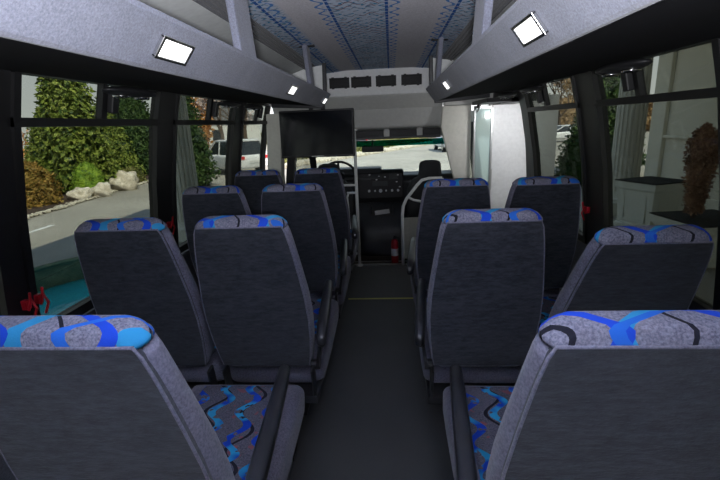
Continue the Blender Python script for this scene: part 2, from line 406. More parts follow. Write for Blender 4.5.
for x in (-.37, -.165, .065, .30):
    v = thing('air_vent', 'air vent', 'vent', (x, 4.245, 1.845), 0, 'black ventilation grilles in the white bulkhead')
    bm = BM()
    for r in (-1, 1): b2(bm, -.088, .088, -.004, .008, r*.040-.006, r*.040+.006); b2(bm, r*.088-.006, r*.088+.006, -.004, .008, -.046, .046)
    for cx in (-.06, .06):
        for cz in (-.043, .043): b2(bm, cx-.012, cx+.012, -.007, .004, cz-.009, cz+.009)
    obj('vent_frame', bm, M['black'], v, bevel=.003)
    bm = BM(); b2(bm, -.088, .088, .002, .012, -.04, .04)
    for k in range(6): box(bm, (0, 0, -.032+k*.0128), (.17, .006, .003), rot=(.5, 0, 0))
    obj('louvre', bm, M['black'], v)
    v['label'] = {-.37: 'black louvred vent in white bulkhead nearest the television side rack', -.165: 'black louvred vent in white bulkhead, second from the left',
                  .065: 'black louvred vent in white bulkhead, second from the right', .30: 'black louvred vent in white bulkhead nearest the right rack'}[x]

# ------------------------------------------------------------------ overhead racks
def rack(s, yend, label):
    r = thing('luggage_rack', label, 'luggage rack', (0, 0, 0), 0, 'overhead luggage racks')
    bm = BM()
    q = [(.450, 1.611), (.443, 1.616), (.378, 1.703), (.377, 1.713), (.386, 1.719), (.397, 1.714), (.455, 1.636), (.466, 1.624), (.462, 1.612)]
    prism(bm, [(s*x, z) for x, z in q], 'y', YB+.02, yend)
    # front end turns up in a post to the ceiling
    fa = obj('fascia', bm, M['band'], r)
    for f in fa.data.polygons: f.use_smooth = False
    bm = BM(); q = [(.462, 1.612), (.50, 1.622), (.80, 1.652), (1.045, 1.668), (1.045, 1.684), (.80, 1.668), (.466, 1.628)]
    prism(bm, [(s*x, z) for x, z in q], 'y', YB+.02, yend-.02); obj('underside', bm, M['blackfab'], r)
    for y in (.10, 1.49, 2.78) if s < 0 else (.10, 1.45, 2.80):
        w = .17 if y < 2 else .12
        bm = BM(); prism(bm, [(s*.379, 1.70), (s*.405, 1.70), (s*.425, 1.948), (s*.397, 1.951)], 'y', y, y+w)
        st = obj('strut', bm, M['band'], r, bevel=.006)
        bm = BM(); box(bm, (s*.411, y+w/2, 1.945), (.11, w*.35, .012)); obj('strut_plate', bm, M['black'], st, bevel=.003)
    bm = BM()      # end frame
    beam(bm, (s*.42, yend-.015, 1.66), (s*.412, yend-.015, 1.945), .03, .03); beam(bm, (s*.44, yend-.015, 1.615), (s*.86, yend-.015, 1.64), .02, .03)
    obj('end_frame', bm, M['arm'], r, bevel=.004)
    bm = BM(); prism(bm, [(s*.43, 1.64), (s*.95, 1.69), (s*.95, 1.775), (s*.58, 1.905), (s*.425, 1.93)], 'y', yend-.012, yend-.004)
    obj('end_panel', bm, M['gpanel'], r)
    return r
rack(-1, 3.62, 'long overhead luggage rack in grey velour above the left-hand windows, ending at the television')
rack(1, 3.55, 'long overhead luggage rack in grey velour above the right-hand windows and entrance door')
def lamp(s, y, label):
    # sits on the slanted fascia
    t = thing('rack_lamp', label, 'lamp', (s*.4105, y, 1.6565), 0, 'square lamps set in the rack fascias')
    t.rotation_euler = (0, s*-.64, 0)
    sg = -s
    bm = BM()
    for r in (-1, 1):
        b2(bm, sg*.000, sg*.010, r*.070-.005, r*.070+.005, -.027, .027); b2(bm, sg*.000, sg*.010, -.075, .075, r*.024-.004, r*.024+.004)
    obj('lamp_bezel', bm, M['chrome'], t, bevel=.002)
    bm = BM(); b2(bm, sg*.001, sg*.007, -.065, .065, -.0205, .0205); obj('lamp_lens', bm, M['lens'], t, bevel=.002)
for y, l in ((1.07, 'bright square lamp on the left rack nearest the camera'), (2.34, 'bright square lamp halfway along the left rack'), (3.48, 'small bright lamp at the far end of the left rack, above the television')):
    lamp(-1, y, l or 'square lamp on the left rack behind the camera')
for y, l in ((1.06, 'bright square lamp on the right rack nearest the camera'), (2.50, 'bright lamp at the far end of the right rack')):
    lamp(1, y, l or 'square lamp on the right rack behind the camera')
# round air outlets under the racks
def outlet(s, x, y, label, group='dark reading lamp pods under the racks'):
    z = 1.634
    t = thing('reading_lamp_pod', label, 'lamp pod', (s*x, y, z), 0, group)
    bm = BM(); sphere(bm, (0, 0, -.006), (.055, .17, .019), 3); obj('pod_body', bm, M['black'], t, smooth=True)
    for k in (-1, 1):
        bm = BM(); lathe(bm, [(.030, -.014), (.031, -.004), (.024, -.004), (.022, -.014)][::-1], (0, k*.07, -.016), 20)
        obj('chrome_ring', bm, M['chrome'], t, smooth=True)['label'] = 'shiny chrome ring'
for y, l in ((1.75, 'black lamp pod with chrome rings under left rack at the nearest left window'), (2.85, 'black lamp pod with chrome rings under left rack above the middle left window'), (3.35, 'black lamp pod under the far end of the left rack beside the television')):
    outlet(-1, .93, y, l)
for y, l in ((1.72, 'black lamp pod with chrome rings under right rack at the nearest right window'), (2.75, 'black lamp pod with chrome rings under right rack above the second right window'), (3.30, 'black lamp pod under the far end of right rack by the entrance door')):
    outlet(1, .93, y, l)

# ------------------------------------------------------------------ television
tv = thing('television', 'black flat television hanging below the front end of the left rack', 'television', (-.50, 3.56, 1.22), math.radians(-3))
tv.rotation_euler = (math.radians(-3), 0, math.radians(-3))
bm = BM(); b2(bm, -.305, .305, -.005, .04, 0, .375); obj('casing', bm, M['black'], tv, bevel=.006)
bm = BM(); b2(bm, -.293, .293, -.008, -.004, .018, .362); obj('screen', bm, M['screen'], tv)
bm = BM(); b2(bm, -.05, .05, -.007, -.004, .006, .012); obj('badge', bm, M['chrome'], tv)
bm = BM(); b2(bm, -.10, .10, .04, .07, .12, .30); beam(bm, (-.05, .055, .25), (-.05, .055, .44), .03, .02); beam(bm, (.05, .055, .25), (.05, .055, .46), .03, .02)
obj('bracket', bm, M['black'], tv)

# ------------------------------------------------------------------ passenger seats
def seat_proto():
    t = thing('bus_chair', 'seat', 'seat')
    # hinge at y=.11, z=.47 ; local backrest space: z up along the back, y forward
    # all children of t; backrest group turns about its hinge
    def W(h):
        pts = [(0, .17), (.06, .185), (.14, .198), (.25, .207), (.36, .207), (.48, .195), (.60, .180), (.665, .170), (.695, .160), (.712, .145), (.716, .135)]
        for (a, x), (b, y) in zip(pts, pts[1:]):
            if h <= b: return x+(y-x)*(h-a)/(b-a)
        return .12
    def sec(h, hw, y0, y1, r=.035):
        return [(x, (y0+y1)/2+y, h) for x, y in rrect(hw, (y1-y0)/2, r)]
    bm = BM()
    S = []
    for h in [.035, .045, .07, .12, .2, .3, .4, .5, .58, .63, .66, .68]:
        th0, th1 = 0, .115-.055*h/.7
        e = .03 if h == .035 else (.01 if h == .045 else 0)
        S.append(sec(h, W(h)-e, th0+e*.5, th1-e*.5))
    loft(bm, S)
    back = obj('backrest', bm, M['velour'], t, smooth=True)
    back.location = (0, .135, .466); back.rotation_euler = (math.atan(.165/.70), 0, 0)
    # patterned cap over the top
    bm = BM(); S = []
    for h, a, b, k in ((.688, -.004, .062, 0), (.694, -.005, .062, .001), (.700, -.003, .061, .001), (.708, .002, .060, .0), (.716, .009, .056, -.002), (.720, .018, .048, -.012)):
        S.append(sec(h, W(h)+k+.002, a, b, .03))
    loft(bm, S)
    o = obj('patterned_cap', bm, M['cap'], back, smooth=True); o['label'] = 'grey cap with bright blue ribbon pattern'
    # dark rear panel, slightly proud, follows outline
    bm = BM()
    A, B = [], []
    hs = [.065, .11, .2, .3, .4, .5, .58, .63, .675, .696]
    for h in hs: A.append((W(h)-.009, h))
    for h in hs[::-1]: A.append((-(W(h)-.009), h))
    n = len(A); v0 = [bm.verts.new((x, -.007, h)) for x, h in A]; v1 = [bm.verts.new((x, .012, h+(.0 if h > .3 else -.006))) for x, h in A]
    # subdivided front surface strips
    for i in range(len(hs)-1):
        bm.faces.new((v0[i], v0[i+1], v0[n-2-i], v0[n-1-i]))
    for i in range(n): bm.faces.new((v0[i], v0[(i+1) % n], v1[(i+1) % n], v1[i]))
    bm.faces.new(v1)
    o = obj('back_panel', bm, M['back'], back); o['label'] = 'dark charcoal fabric back panel'
    bm = BM(); tube(bm, [(x*1.01, -.004, h) for x, h in A], .0035, 6); obj('piping', bm, M['velour'], back, smooth=True)
    # cushion
    bm = BM(); S = []
    for y, hw, zt, zb in ((.20, .195, .47, .39), (.24, .213, .495, .375), (.34, .215, .503, .37), (.52, .216, .512, .375), (.69, .217, .535, .39), (.78, .216, .537, .40), (.815, .212, .515, .425)):
        S.append([(x, y, (zt+zb)/2+z) for x, z in rrect(hw, (zt-zb)/2, .035)])
    loft(bm, S); cu = obj('cushion', bm, M['velour'], t, smooth=True)
    bm = BM(); S = []
    for y, hw, zt in ((.25, .150, .497), (.27, .155, .506), (.34, .160, .510), (.52, .162, .519), (.69, .162, .541), (.765, .158, .543), (.785, .152, .532)):
        S.append([(x, y, zt-.02+z) for x, z in rrect(hw, .02, .015)])
    loft(bm, S); o = obj('patterned_insert', bm, M['cush'], cu, smooth=True); o['label'] = 'seat insert with blue squiggle pattern'
    # under-seat frame, legs
    bm = BM(); b2(bm, -.20, .20, .13, .62, .335, .372)
    for s in (-1, 1): beam(bm, (s*.185, .16, .34), (s*.185, .135, .50), .012, .05)
    obj('seat_frame', bm, M['black'], t, bevel=.004)
    for yy in (.22, .54):
        bm = BM(); prism(bm, [(yy-.02, .34), (yy+.02, .34), (yy+.035, .02), (yy-.035, .02)], 'x', -.025, .025); b2(bm, -.06, .06, yy-.05, yy+.05, .001, .02)
        obj('leg', bm, M['black'], t, bevel=.003)
    return t
def make_arm(s):
    # s: side of the seat carrying the armrest (aisle)
    bm = BM(); x = s*.205; w = .021; S = []
    for y, z, h, ww in ((.085, .645, .014, .010), (.095, .648, .028, .018), (.20, .664, .026, .021), (.40, .668, .024, .021), (.56, .672, .021, .020), (.66, .678, .018, .018), (.68, .672, .010, .010)):
        S.append([(s*(.238-.05*(y-.08)/.6)+a, y, z+b) for a, b in rrect(ww*1.1, h, .018)])
    loft(bm, S)
    return bm, x
proto = seat_proto()
a_right = None
def make_aisle(proto, s):
    bm, x = make_arm(s); o = obj('armrest', bm, M['arm'], proto, smooth=True); o['label'] = 'smooth dark grey armrest'
    bm = BM(); beam(bm, (x+s*.02, .17, .64), (x-s*.0, .165, .50), .014, .045); tube(bm, [(x-s*.03, .17, .50), (x+s*.008, .17, .50)], .022, 12)
    obj('arm_bracket', bm, M['black'], o)
Y1, PT = .634, .82
window_proto = proto
left_aisle = copy_tree(proto); make_aisle(left_aisle, 1)
right_aisle = copy_tree(proto); make_aisle(right_aisle, -1)
used = set()
G = 'patterned bus seats in rows'
seats = [
 (left_aisle, -.465, 0, 0, 'grey aisle seat nearest the camera, left of the aisle, seen cropped in the left corner'),
 (left_aisle, -.43, 1, 0, 'grey aisle seat left of the aisle, second row from the camera'),
 (window_proto, -.868, 1, 0, 'grey seat with blue cap beside the left window over the fountain'),
 (left_aisle, -.43, 2, 0, 'grey aisle seat left of the aisle, third row from the camera'),
 (window_proto, -.868, 2, 0, 'grey window seat on the left in the third row, before the white column'),
 (left_aisle, -.43, 3, 0, 'grey aisle seat on the left just behind the white pole and television'),
 (window_proto, -.868, 3, 0, 'small-looking far window seat on the left, in front of the parked white car'),
 (right_aisle, .485, 0, 0, 'grey aisle seat nearest the camera, right of the aisle, cropped by the right corner'),
 (right_aisle, .43, 1, 0, 'grey aisle seat right of the aisle, second row from the camera'),
 (window_proto, .873, 1, .20, 'reclined grey seat beside the right window, before the white planters'),
 (right_aisle, .43, 2, 0, 'grey aisle seat right of the aisle behind the grab rail and fire extinguisher'),
 (window_proto, .876, 2, .02, 'grey window seat on the right beside the entrance door'),
]
for p, x, row, rec, lab in seats:
    o = p if id(p) not in used else copy_tree(p); used.add(id(p))
    o.location = (x, Y1+PT*row-.02, 0); o['label'] = lab; o['group'] = G
    if rec:
        for c in o.children:
            if c.name.startswith('backrest'): c.rotation_euler = (math.atan(.165/.70)+rec, 0, 0)

# ------------------------------------------------------------------ floor line, step edge
bm = BM(); b2(bm, -.30, .30, 3.47, 3.495, .0005, .003); struct('trim_7', bm, M['yellow'])
bm = BM(); b2(bm, -.42, .40, 4.40, 4.445, .0005, .006); b2(bm, -.42, .40, 4.56, 4.585, -.018, -.010); struct('trim_8', bm, M['alu'])
bm = BM(); b2(bm, -1.0, 1.0, 4.44, 6.0, -.10, -.02); struct('floor_cab', bm, M['cabfloor'])

# ------------------------------------------------------------------ white pole and driver's partition rail
t = thing('grab_pole', 'white upright grab pole with side rails behind the driver, left of the aisle', 'pole', (-.262, 4.385, 0))
bm = BM(); tube(bm, [(0, 0, .01), (0, 0, 1.425)], .016, 14); obj('pole', bm, M['white'], t, smooth=True)
for z in (.87, .79, .14):
    bm = BM(); tube(bm, [(0, 0, z), (-.50 if z > .8 else -.10, 0, z+.0)], .012, 10); obj('rail', bm, M['white'], t, smooth=True)
bm = BM(); tube(bm, [(-.085, 0, .79), (-.10, 0, .74), (-.085, 0, .40), (-.085, 0, .14)], .010, 10); obj('side_tube', bm, M['white'], t, smooth=True)
for z in (0.012, 1.415):
    bm = BM(); lathe(bm, [(.035, -.008), (.035, .006)], (0, 0, z), 20); obj('flange', bm, M['white'], t)
bm = BM(); tube(bm, [(-.50, 0, .01), (-.50, 0, .87)], .012, 10); obj('far_upright', bm, M['white'], t, smooth=True)
bm = BM(); b2(bm, -.49, -.10, -.006, .006, .14, .74); obj('modesty_panel', bm, M['black'], t)

t = thing('passenger_barrier', 'pale tubular barrier with grey panel at the front right of the aisle', 'barrier', (.20, 4.37, 0))
pts = [(0, 0, .01), (0, 0, .55), (.01, 0, .64), (.04, 0, .71), (.15, 0, .85), (.20, 0, .90), (.27, 0, .915), (.40, 0, .915)]
bm = BM(); tube(bm, pts, .016, 12); obj('rail', bm, M['white'], t, smooth=True)
bm = BM(); tube(bm, [(.06, 0, .73), (.12, 0, .70), (.30, 0, .66)], .012, 10); obj('cross_tube', bm, M['white'], t, smooth=True)
bm = BM(); tube(bm, [(.40, 0, .915), (.40, 0, .01)], .016, 12); obj('far_upright', bm, M['white'], t, smooth=True)
bm = BM(); b2(bm, .01, .39, -.006, .006, .08, .52); obj('modesty_panel', bm, M['curb'], t, bevel=.004)

t = thing('fire_extinguisher', 'small red fire extinguisher standing at the foot of the pale barrier', 'fire extinguisher', (.115, 4.52, -.018))
bm = BM(); lathe(bm, [(.034, .002), (.038, .012), (.038, .235), (.030, .262), (.014, .275)], (0, 0, 0), 24); obj('cylinder', bm, M['red'], t, smooth=True)
bm = BM(); lathe(bm, [(.0386, .09), (.0386, .17)], (0, 0, 0), 24); obj('label_band', bm, M['label'], t)
bm = BM(); lathe(bm, [(.013, .272), (.015, .30)], (0, 0, 0), 12); beam(bm, (0, .01, .31), (0, -.06, .33), .016, .008); beam(bm, (0, .01, .30), (0, -.05, .297), .014, .006); obj('valve_lever', bm, M['black'], t)
bm = BM(); tube(bm, [(.012, 0, .295), (.045, 0, .28), (.05, 0, .2), (.046, 0, .12)], .006, 8); obj('hose', bm, M['black'], t, smooth=True)

# ------------------------------------------------------------------ cab
def cab_seat(x, y, label, hw=.10):
    t = thing('cab_chair', label, 'seat', (x, y, -.02), 0, 'dark seats in the cab')
    bm = BM(); S = []
    for h, w, yy in ((.42, .22, .10), (.60, .245, .06), (.80, .24, .02), (.90, .18, 0), (.93, .125, -.01), (1.0, .115, -.02), (1.06, .112, -.025), (1.085, .095, -.025), (1.095, .06, -.02)):
        S.append([(a, yy+b, h) for a, b in rrect(w, .055 if h < .95 else .045, .04)])
    loft(bm, S); obj('backrest', bm, M['cabseat'], t, smooth=True)
    bm = BM(); S = []
    for yy, w in ((.12, .22), (.16, .24), (.5, .24), (.58, .22)): S.append([(a, yy, .40+b) for a, b in rrect(w, .07, .04)])
    loft(bm, S); obj('cushion', bm, M['cabseat'], t, smooth=True)
    bm = BM(); b2(bm, -.2, .2, .15, .5, .0, .33); obj('pedestal', bm, M['black'], t, bevel=.01)
cab_seat(.50, 4.62, 'dark high-backed front passenger seat beside the windscreen')
cab_seat(-.57, 4.62, "dark driver's seat behind the steering wheel, below the television")

t = thing('dashboard', 'dark grey dashboard with centre radio stack below the windscreen', 'dashboard', (0, 0, 0))
bm = BM(); prism(bm, [(5.18, .60), (5.14, .80), (5.20, .86), (5.40, .88), (5.80, .82), (5.85, .40), (5.30, .40)], 'x', -.95, .95); obj('dash_body', bm, M['cabplastic'], t, bevel=.02)
bm = BM(); prism(bm, [(5.08, .60), (5.08, .90), (5.12, .94), (5.30, .93), (5.30, .60)], 'x', -.30, .235); obj('centre_stack', bm, M['black'], t, bevel=.015)
bm = BM(); prism(bm, [(5.05, .84), (5.12, .96), (5.30, .97), (5.40, .88)], 'x', -.78, -.02); obj('instrument_hood', bm, M['cabplastic'], t, bevel=.02)
for x in (-.20, .12):
    bm = BM()
    for k in range(5): b2(bm, x-.055, x+.055, 5.068, 5.08, .83+k*.014, .836+k*.014)
    obj('air_outlet', bm, M['cabplastic'], t)
bm = BM(); b2(bm, -.13, .05, 5.07, 5.082, .755, .81); obj('radio', bm, M['cabplastic'], t, bevel=.003)
for x, r in ((-.17, .014), (-.10, .010), (-.035, .020), (.03, .010), (.10, .014), (.17, .014)):
    bm = BM(); tube(bm, [(x, 5.08, .70), (x, 5.055, .70)], r, 16); obj('knob', bm, M['paper'] if abs(x+.035) < .01 else M['alu'], t)
bm = BM()
for x, z in ((-.16, .89), (-.05, .87), (.02, .86), (.17, .88), (.19, .74), (.155, .80), (-.08, .83)): b2(bm, x-.01, x+.01, 5.066, 5.08, z-.005, z+.005)
obj('switch', bm, M['alu'], t)
t = thing('engine_cover', 'dark moulded engine cover with open storage bin, below the dashboard radio', 'engine cover', (0, 0, 0))
bm = BM(); S = []
for y, w, h in ((4.78, .22, .28), (4.84, .25, .36), (4.98, .27, .50), (5.04, .29, .58), (5.065, .29, .58)): S.append([(-.03+a, y, h/2-.015+b) for a, b in rrect(w, h/2, .05)])
loft(bm, S); obj('cover', bm, M['cabplastic'], t, smooth=True)
bm = BM(); b2(bm, -.15, .12, 4.93, 4.99, .40, .42); b2(bm, -.15, -.13, 4.93, 5.06, .40, .54); b2(bm, .10, .12, 4.93, 5.06, .40, .54); b2(bm, -.15, .12, 4.925, 4.94, .40, .46); obj('storage_bin', bm, M['black'], t, bevel=.006)
bm = BM(); box(bm, (-.02, 4.915, .475), (.17, .004, .05), rot=(0, -.12, 0)); o = obj('folded_paper', bm, M['paper']); tag(o, 'folded white paper tucked in the bin of the engine cover', 'paper')
t = thing('steering_wheel', 'black steering wheel in front of the driver seat', 'steering wheel', (-.50, 4.98, .90)); t.rotation_euler = (math.radians(-62), 0, 0)
bm = BM(); tube(bm, [(math.cos(a*PI/16)*.19, math.sin(a*PI/16)*.19, 0) for a in range(33)], .014, 8); obj('rim', bm, M['black'], t, smooth=True)
bm = BM(); lathe(bm, [(.06, -.02), (.06, .02)], (0, 0, 0), 20); beam(bm, (-.18, 0, 0), (.18, 0, 0), .02, .03); beam(bm, (0, 0, 0), (0, -.18, 0), .02, .03); tube(bm, [(0, 0, -.02), (0, 0, -.16)], .03, 10); obj('hub', bm, M['black'], t)

# windscreen + cab shell
P0, P1 = (5.86, .80), (5.24, 1.275)
def wsp(k): return (P0[0]+(P1[0]-P0[0])*k, P0[1]+(P1[1]-P0[1])*k)
bm = BM(); a, b = wsp(0), wsp(.84); prism(bm, [a, b, (b[0]+.006, b[1]), (a[0]+.006, a[1])], 'x', -.93, .93); ws = struct('window_windscreen', bm, M['wglass']); ws.name = 'window_20'
bm = BM(); a, b = wsp(.84), wsp(1.0); prism(bm, [a, b, (b[0]+.006, b[1]), (a[0]+.006, a[1])], 'x', -.93, .93); obj('tint_strip', bm, M['tband'], ws)
bm = BM()
for s in (-1, 1):
    beam(bm, (s*.95, 5.90, .78), (s*.80 if s > 0 else -.86, 5.22, 1.32), .08, .07)
    beam(bm, (s*1.0, 4.55, .75), (s*.90, 4.55, 1.45), .08, .10)
    b2(bm, s*.98, s*1.06, 4.46, 5.95, -.1, .74)
b2(bm, -1.05, 1.05, 5.84, 5.95, -.1, .80)
struct('trim_10', bm, M['black'])
bm = BM(); prism(bm, [(4.44, 1.45), (5.0, 1.40), (5.22, 1.30), (5.24, 1.345), (5.0, 1.47), (4.44, 1.55)], 'x', -.98, .98); struct('ceiling_cab', bm, M['bulk'])
for i, s in enumerate((-1, 1)):
    bm = BM(); hexa(bm, [(s*1.0, 4.6, .74), (s*1.005, 4.6, .74), (s*1.005, 5.85, .74), (s*1.0, 5.85, .74), (s*.90, 4.6, 1.42), (s*.905, 4.6, 1.42), (s*.88, 5.25, 1.32), (s*.875, 5.25, 1.32)])
    struct('window_%d' % (21+i), bm, M['glass'])
t = thing('overhead_console', 'low overhead console with black slots above the windscreen', 'console')
bm = BM(); b2(bm, -.62, .62, 4.70, 4.95, 1.335, 1.395); obj('recess', bm, M['black'], t)
for x in (-.30, .055, .40):
    bm = BM(); b2(bm, x-.03, x+.03, 4.685, 4.70, 1.33, 1.42); obj('divider', bm, M['bulk'], t, bevel=.004)
bm = BM(); b2(bm, -.62, .62, 4.69, 4.99, 1.305, 1.335); obj('lip', bm, M['cabplastic'], t, bevel=.006)
t = thing('rear_view_mirror', 'dark rear-view mirror hung at the top of the windscreen', 'mirror', (-.12, 5.25, 1.175))
bm = BM(); b2(bm, -.13, .13, -.012, .012, -.035, .035); obj('mirror_head', bm, M['black'], t, bevel=.012)
bm = BM(); tube(bm, [(0, 0, .02), (0, .03, .10)], .010, 8); obj('mirror_stalk', bm, M['black'], t)

# ------------------------------------------------------------------ entrance door, right front
bm = BM(); b2(bm, 1.05, 1.24, 3.63, 4.46, 1.59, 1.72); b2(bm, .86, 1.10, 3.63, 4.27, 1.595, 1.625); prism(bm, [(1.14, 1.60), (1.10, 1.66), (1.17, 1.66), (1.26, 1.2), (1.30, .6), (1.30, 0), (1.24, 0), (1.24, .6), (1.19, 1.2)], 'y', 3.56, 3.66)
struct('trim_11', bm, M['frame'])
bm = BM(); b2(bm, .87, 1.30, 3.66, 4.4, -.40, -.36); struct('floor_step', bm, M['floor'])
d = bpy.data.objects.new('door_1', None); COL.objects.link(d); d['kind'] = 'structure'; d.location = (.865, 4.20, 0)
bm = BM()
for x in (0, .155): b2(bm, x, x+.018, -.015, .015, -.34, 1.585)
for z in (-.34, .55, 1.555): b2(bm, 0, .17, -.015, .015, z, z+.03)
obj('door_frame', bm, M['alu'], d, bevel=.003)
bm = BM(); b2(bm, .012, .165, -.003, .003, -.32, 1.57); obj('door_pane', bm, M['dglass'], d)
bm = BM(); tube(bm, [(.02, -.05, 1.57), (.03, -.07, 1.60), (.10, -.08, 1.615), (.16, -.30, 1.60)], .012, 8); obj('door_arm', bm, M['black'], d)
bm = BM(); tube(bm, [(.16, -.06, 1.615), (.05, -.06, 1.60), (.02, -.055, 1.53)], .008, 8); obj('door_rod', bm, M['chrome'], d)
d2 = bpy.data.objects.new('door_2', None); COL.objects.link(d2); d2['kind'] = 'structure'; d2.location = (1.035, 4.30, 0)
bm = BM(); b2(bm, 0, .62, -.012, .02, -.34, 1.66); obj('door_leaf', bm, M['leafwhite'], d2, bevel=.006)
bm = BM(); b2(bm, .0, .028, -.03, -.012, .80, 1.0); b2(bm, .004, .024, -.034, -.03, .84, .86); b2(bm, .004, .024, -.034, -.03, .93, .95); obj('door_hinge', bm, M['alu'], d2, bevel=.002)

# ------------------------------------------------------------------ outside
GZ = -.75
bm = BM(); b2(bm, -70, 70, -25, 110, GZ-.2, GZ); struct('ground', bm, M['asphalt'])
def leaves(bm, n, fn, sz, droop=0, aspect=.5):
    for _ in range(n):
        p, nr = fn(); a = Vector((random.gauss(0, 1), random.gauss(0, 1), random.gauss(0, 1)-droop)).normalized()
        b = a.cross(nr+Vector((random.gauss(0, .5), random.gauss(0, .5), random.gauss(0, .5))))
        if b.length < .01: continue
        b.normalize(); l = sz*random.uniform(.6, 1.3); w = l*aspect
        bm.faces.new([bm.verts.new(q) for q in (p, p+a*l*.5+b*w*.5, p+a*l, p+a*l*.5-b*w*.5)])
def surf(rx, ry, H, shape, jit=.18):
    # shape(k): relative radius at height k in 0..1
    def f():
        while True:
            k = random.random()
            if random.random() < shape(k)+.08: break
        an = random.uniform(0, 2*PI); r = shape(k)*(1+jit*math.sin(5*an+9*k)*.6+random.uniform(-jit, jit))*random.uniform(.82, 1.03)
        return Vector((rx*r*math.cos(an), ry*r*math.sin(an), H*k)), Vector((math.cos(an), math.sin(an), .3))
    return f
CONE = lambda k: (min(1, k*6+.55))*(1-k)**.75
COLM = lambda k: (min(1, k*8+.6))*(1-k**3)**.8
BALL = lambda k: math.sqrt(max(0, 1-(2*k-1)**2))*.98+.02
INV = lambda k: (.45+.6*k)*(1-k**8)
DOME = lambda k: math.sqrt(max(0, 1-k**2))
def core(bm, rx, ry, H, shape, s=.80):
    S = []
    for i in range(12):
        k = .02+i/11*.95; r = max(.02, shape(k)*s)
        S.append([(rx*r*math.cos(2*PI*j/16)*(1+.1*math.sin(j*2.3+i)), ry*r*math.sin(2*PI*j/16)*(1+.1*math.sin(j*1.7+i)), H*k) for j in range(16)])
    loft(bm, S)
def plant(name, label, cat, x, y, rx, H, shape, mat, n, sz, base=0, ry=None, group=None, trunk=True, droop=0, cor=.80, aspect=.5, z0=GZ):
    t = thing(name, label, cat, (x, y, z0), 0, group); ry = ry or rx
    bm = BM(); leaves(bm, n, surf(rx, ry, H, shape), sz, droop, aspect)
    if cor: core(bm, rx, ry, H, shape, cor)
    for v in bm.verts: v.co.z += base
    obj('foliage', bm, M[mat], t)
    if trunk:
        bm = BM(); tube(bm, [(0, 0, 0), (.02, 0, base+H*.3), (0, .02, base+H*.6)], max(.03, rx*.09), 8, r2=.02); obj('trunk', bm, M['bark'], t, smooth=True)
    return t
def bare(name, label, x, y, H, mat, n=260, cat='tree', group=None, spread=.42, leafn=1500, lsz=.10):
    t = thing(name, label, cat, (x, y, GZ), 0, group); bm = BM(); tips = []
    def br(p, d, L, r, lev):
        q = p+d*L; tube(bm, [p, (p+q)/2+Vector((random.gauss(0, .03), random.gauss(0, .03), 0))*L, q], r, 5, r2=r*.6)
        if lev == 0: tips.append(q); return
        for _ in range(3 if lev > 1 else 4):
            e = (d+Vector((random.gauss(0, spread), random.gauss(0, spread), random.gauss(.05, spread*.6)))).normalized()
            br(p+d*L*random.uniform(.6, 1), e, L*random.uniform(.6, .8), r*.55, lev-1); 
        tips.append(q)
    br(Vector((0, 0, 0)), Vector((0, 0, 1)), H*.32, H*.022, 4)
    obj('branches', bm, M['bark'], t)
    bm = BM()
    for _ in range(leafn):
        p = random.choice(tips)+Vector((random.gauss(0, .18), random.gauss(0, .18), random.gauss(0, .18)))*H*.16
        a = Vector((random.gauss(0, 1), random.gauss(0, 1), random.gauss(0, 1))).normalized(); b = a.orthogonal().normalized()*lsz*.3
        bm.faces.new([bm.verts.new(v) for v in (p, p+a*lsz*.5+b, p+a*lsz, p+a*lsz*.5-b)])
    obj('foliage', bm, M[mat], t)
# planting bed left of the road
bm = BM(); prism(bm, [(-10.1, 10), (-10.4, 13.0), (-10.9, 16.5), (-11.2, 20), (-13, 24), (-30, 30), (-30, 6), (-9.6, 6)], 'z', GZ, GZ+.05); struct('ground_bed', bm, M['mulch'])
bm = BM()
edge = [(-9.7, 7.5), (-10.1, 10), (-10.4, 13.0), (-10.9, 16.5), (-11.2, 20), (-13, 24)]
for _ in range(900):
    k = random.randrange(len(edge)-1); (x0, y0), (x1, y1) = edge[k], edge[k+1]; u = random.random()
    r = random.uniform(.03, .07); sphere(bm, (x0+(x1-x0)*u+random.gauss(-.05, .09), y0+(y1-y0)*u, GZ+.05), (r, r*.8, r*.7), 1)
tag(obj('pebble_edging', bm, M['pebble']), 'pale pebbles edging the planting bed beside the road', 'pebbles', kind='stuff')
bm = BM(); box(bm, (-8.7, 9.6, GZ+.003), (.14, 1.6, .004), rot=(0, 0, .05)); struct('trim_12', bm, M['label'])
plant('conifer', 'sunlit pale green conifer filling the nearest left window', 'tree', -12.3, 16.6, 1.25, 7.6, CONE, 'lf_bright', 9500, .24, droop=.9, cor=.55)
plant('conifer', 'smaller sunlit conifer just behind the tall pale one', 'tree', -13.2, 20.0, 1.3, 3.8, CONE, 'lf_bright', 6500, .15, droop=.8)
plant('conifer', 'broad bright green conifer at the far left edge of the nearest left window', 'tree', -14.3, 17.6, 1.2, 3.4, CONE, 'lf_bright', 8000, .15, droop=.8)
plant('conifer', 'tall dark green cone-shaped conifer beside the middle left post', 'tree', -13.7, 23.2, 1.8, 5.3, CONE, 'lf_dark', 8000, .18)
plant('conifer', 'wide dark green conifer behind the white fluted column on the left', 'tree', -8.3, 17.2, 1.2, 5.6, CONE, 'lf_dark', 12000, .14)
plant('shrub', 'golden brown shrub at the left end of the planting bed', 'shrub', -12.0, 13.5, .85, 1.5, DOME, 'lf_gold', 4000, .13, trunk=False)
plant('shrub', 'rounded bright green clipped shrub behind the boulders', 'shrub', -11.25, 15.5, .55, 1.25, DOME, 'lf_round', 5000, .07, trunk=False, cor=.93)
plant('shrub', 'low pale leafy shrub beside the dark conifer at the bed edge', 'shrub', -11.9, 19.2, .6, .7, DOME, 'lf_hedge', 1500, .12, trunk=False)
